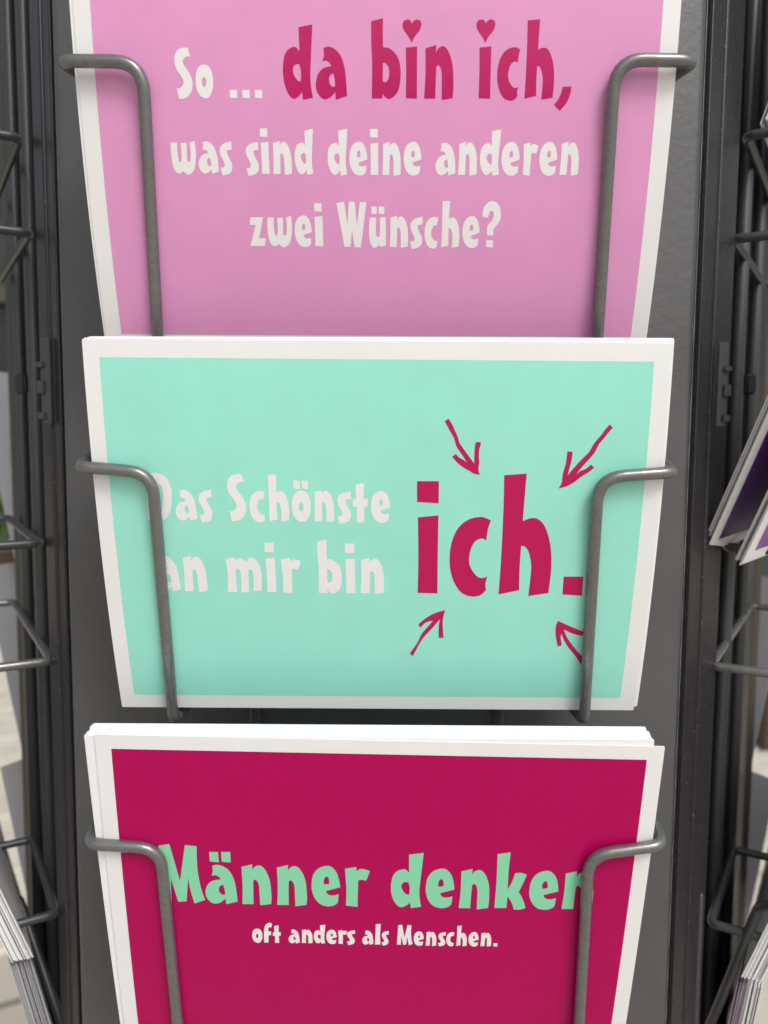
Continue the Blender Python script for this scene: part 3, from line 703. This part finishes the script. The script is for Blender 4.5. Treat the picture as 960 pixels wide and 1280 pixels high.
# ------------------------------------------------------------------ cards in the side pockets
def side_card(corner, sgn, away=False, lean=20, border=4.3, face=None, label='', group=None, width=148, top_anchor=False, back=None, wd_=None, up_=None):
    """corner = near bottom corner (mm); the card runs to the back from there"""
    L = R(lean)
    if not away:
        nrm = Vector((.866 * sgn, -.5, 0)); wd = Vector((.5 * sgn, .866, 0))
    else:
        nrm = Vector((.866 * sgn, .5, 0)); wd = Vector((-.5 * sgn, .866, 0))
    wd0, up0 = wd_, up_
    up = nrm * math.sin(L) + Vector((0, 0, 1)) * math.cos(L)
    if wd0 is not None:
        wd = Vector(wd0).normalized(); up = Vector(up0); up = (up - wd * up.dot(wd)).normalized()
    fn = wd.cross(up).normalized()
    if fn.dot(nrm) < 0: fn = -fn
    c0 = Vector(corner)
    if top_anchor: c0 = c0 - up * 105
    bm = bmesh.new()
    t = fn * .34
    box8(bm, [c0, c0 + wd * width, c0 + wd * width + up * 105, c0 + up * 105, c0 + t, c0 + wd * width + t, c0 + wd * width + up * 105 + t, c0 + up * 105 + t])
    bmesh.ops.recalc_face_normals(bm, faces=bm.faces)
    o = link_mesh('postcard', bm, back or M['paper'], origin=c0)
    tag(o, label, 'postcard', group)
    if face:
        bm = bmesh.new()
        q = [c0 + wd * border + up * border, c0 + wd * (width - border) + up * border,
             c0 + wd * (width - border) + up * (105 - border), c0 + wd * border + up * (105 - border)]
        fc = bm.faces.new([bm.verts.new(p + fn * .42) for p in q])
        bm.normal_update()
        if fc.normal.dot(fn) < 0: fc.normal_flip()
        link_mesh('print_panel', bm, face, o)
    return o, fn

def side_stack(px_, py_, y, sgn, n, step, label, group, face=None, last_label=None, **kw):
    c0 = at(px_, py_, y)
    o_ = Vector((.866 * sgn, -.5, 0))
    if 'wd_' in kw:
        o_ = Vector(kw['wd_']).cross(Vector(kw['up_'])).normalized()
        if o_.y > 0: o_ = -o_
    rnd = random.Random(int(px_ * 7 + py_))
    jt = min(1, step / .9)
    for k in range(n):
        last = k == n - 1
        j = jt * Vector((0, rnd.uniform(-1.2, 1.2), rnd.uniform(-.8, .8)))
        lb, gr = label, group
        if last and last_label: lb, gr = last_label, None
        elif last and n > 3: lb, gr = 'outermost ' + label, None
        elif k == 0 and n > 2: lb, gr = 'innermost ' + label, None
        side_card(c0 + o_ * step * k + j, sgn, face=face if last else None, label=lb, group=gr, **kw)

V1 = dict(wd_=(.84, .53, .15), up_=(.109, -.58, 1.0))
side_stack(875, 685, 284, 1, 3, .95, 'white edged postcard behind the dark violet card at the right', 'cards behind the violet card', M['purple'],
           'dark violet postcard with white border at the right, outermost of its leaning stack', **V1)
side_stack(918, 700, 277, 1, 4, .85, 'white edged postcard leaning at the right edge behind the lilac card', 'cards behind the lilac card', M['lilac'],
           'lilac postcard with white border at the right edge beside the violet card', **V1)
side_stack(926, 1220, 278, 1, 16, .42, 'white edged postcard in the leaning stack at the lower right edge', 'cards stacked in the lower right side pocket', lean=19)
side_stack(951, 152, 285, 1, 4, .9, 'white edged postcard showing its corner at the upper right edge', 'cards in the upper right side pocket', lean=19)
side_stack(42, 1195, 278, -1, 18, .42, 'white edged postcard in the leaning stack at the lower left edge', 'cards stacked in the lower left side pocket', lean=19)
# next pockets down, only their tops in view
side_stack(921, 1226, 284, 1, 9, .45, 'mauve backed postcard in the lowest side pocket at the right', 'cards in the lowest right side pocket', lean=8, top_anchor=True, back=M['mauve'])
side_stack(937, 1230, 281, 1, 9, .45, 'white postcard in the lowest side pocket at the right, in front of mauve ones', 'white cards in the lowest right side pocket', lean=8, top_anchor=True)
side_stack(40, 1199, 283, -1, 18, .42, 'grey backed postcard in the lowest side pocket at the left', 'cards in the lowest left side pocket', lean=12, top_anchor=True, back=M['greyback'])
# cards on the faces beyond, seen from behind
for px_, py_, y, sgn, lab in ((20, 705, 430, -1, 'grey backed postcard seen from behind at the left edge, uppermost of three'),
                              (30, 948, 430, -1, 'grey backed postcard seen from behind at the left edge, middle of three'),
                              (50, 1195, 430, -1, 'grey backed postcard seen from behind at the left edge, lowest of three'),
                              (946, 720, 430, 1, 'grey backed postcard seen from behind at the right edge, uppermost of three'),
                              (937, 965, 430, 1, 'grey backed postcard seen from behind at the right edge, middle of three'),
                              (922, 1212, 430, 1, 'grey backed postcard seen from behind at the right edge, lowest of three')):
    side_card(at(px_, py_, y), sgn, away=True, lean=15, label=lab, back=M['greyback'])
side_stack(950, 1180, 380, 1, 2, 1.5, 'white edged postcard behind the red one at the right edge', 'cards behind the red card', M['red'],
           'small red postcard peeping out between the stacks at the right edge', lean=12, width=60)
